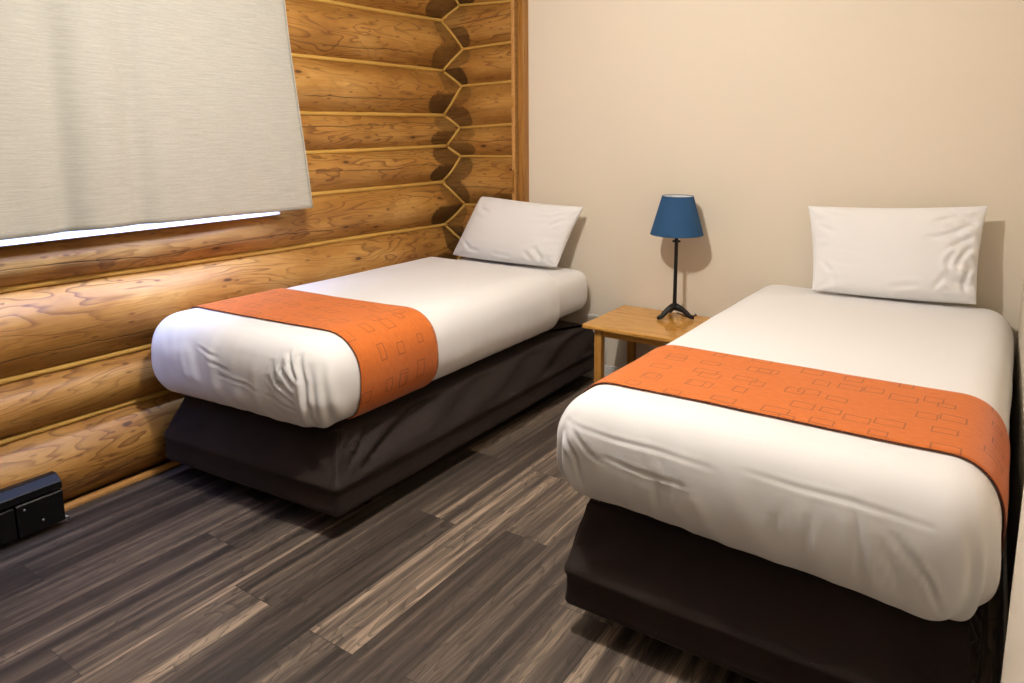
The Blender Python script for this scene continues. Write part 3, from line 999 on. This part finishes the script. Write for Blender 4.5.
prism_y('heating_element', [(HX0 + .02, .06), (HX0 + .02, .12), (HX0 + .045, .12), (HX0 + .045, .06)], HY0 + .03, HY1 - .17, M_steel, hr)
def stub(name, c, r, l, mat):
    return keep(tube(name, [c, (c[0] + l, c[1], c[2])], r, mat, 14), hr)
stub('screw', (HX1 + .0005, HY1 - .075, .060), .0045, .003, M_steel)
stub('screw', (HX1 + .0005, HY1 - .13, .125), .0045, .003, M_steel)
keep(tube('cable_clamp', [(HX1 - .012, HY1 - .002, .032), (HX1 - .012, HY1 + .012, .028), (HX1 - .010, HY1 + .014, .014)], .005, M_steel, 10), hr)

# thin white cable by the head of the left bed
cb = tube('cable', [(-2.03, 3.615, .392), (-2.0, 3.622, .405), (-1.96, 3.628, .408), (-1.925, 3.634, .395), (-1.905, 3.639, .34), (-1.90, 3.642, .22), (-1.90, 3.642, .103)], .003, M_plast, 8)
tag(cb, 'thin white cable hanging between the nightstand and the dark bed skirt', 'cable', )

# ------------------------------------------------------------------ camera (perspective-corrected lens)
f, cx, cy, vx, vy, h = 700.0, 545.0, 245.0, 1000.0, 132.0, 1.5
th = math.atan2(cy - vy, f)
fwd = Vector((0, math.cos(th), -math.sin(th))); up = Vector((0, math.sin(th), math.cos(th))); rt = Vector((1, 0, 0))
d = rt * (vx - cx) + fwd * f - up * (vy - cy)
yaw = math.atan2(d.x, d.y)
Rz = Matrix.Rotation(yaw, 3, 'Z')
rt, fwd, up = Rz @ rt, Rz @ fwd, Rz @ up
cam = bpy.data.cameras.new('camera')
co = bpy.data.objects.new('camera', cam); COL.objects.link(co)
mm = Matrix((rt, up, -fwd)).transposed().to_4x4()
mm.translation = Vector((0, 0, h))
co.matrix_world = mm
cam.sensor_fit = 'HORIZONTAL'; cam.sensor_width = 36
cam.lens = f * 36 / 1024
cam.shift_x = (512 - cx) / 1024
cam.shift_y = (cy - 341.5) / 1024
cam.clip_start = .02
scene.camera = co

# ------------------------------------------------------------------ lights
def light(name, typ, loc, energy, col, **kw):
    l = bpy.data.lights.new(name, typ)
    l.energy = energy; l.color = col
    for k, v in kw.items(): setattr(l, k, v)
    o = bpy.data.objects.new(name, l); COL.objects.link(o); o.location = loc
    return o
light('ceiling_bulb', 'POINT', (-1.4, 1.48, 2.55), 125, (1.0, .935, .865), shadow_soft_size=.05)
light('entry_fill', 'POINT', (-.7, -1.6, 2.4), 3, (1.0, .91, .81), shadow_soft_size=.22)  # added weak fill light behind the camera, no known fixture there
w2 = light('window_daylight', 'AREA', (-3.17, 1.2, 1.7), 14, (.62, .72, 1.0), shape='RECTANGLE', size=1.0, size_y=1.8)
w2.rotation_euler = (0, math.radians(-90), 0)
w = light('hem_bounce_fill', 'AREA', (-2.898, 1.2, 1.168), 16.0, (.36, .49, 1.0), shape='RECTANGLE', size=.05, size_y=1.85)  # added strip light, stands in for daylight bounced off the curtain lining
w.rotation_euler = (0, math.radians(46), 0)

wd = bpy.data.worlds.new('sky'); scene.world = wd
wd.use_nodes = True
wd.node_tree.nodes['Background'].inputs[0].default_value = (.5, .65, 1, 1)
wd.node_tree.nodes['Background'].inputs[1].default_value = 1.0

vs_ = scene.view_settings
vs_.view_transform = 'Standard'; vs_.look = 'None'; vs_.gamma = 1.0; vs_.use_curve_mapping = False
vs_.exposure = 0.0
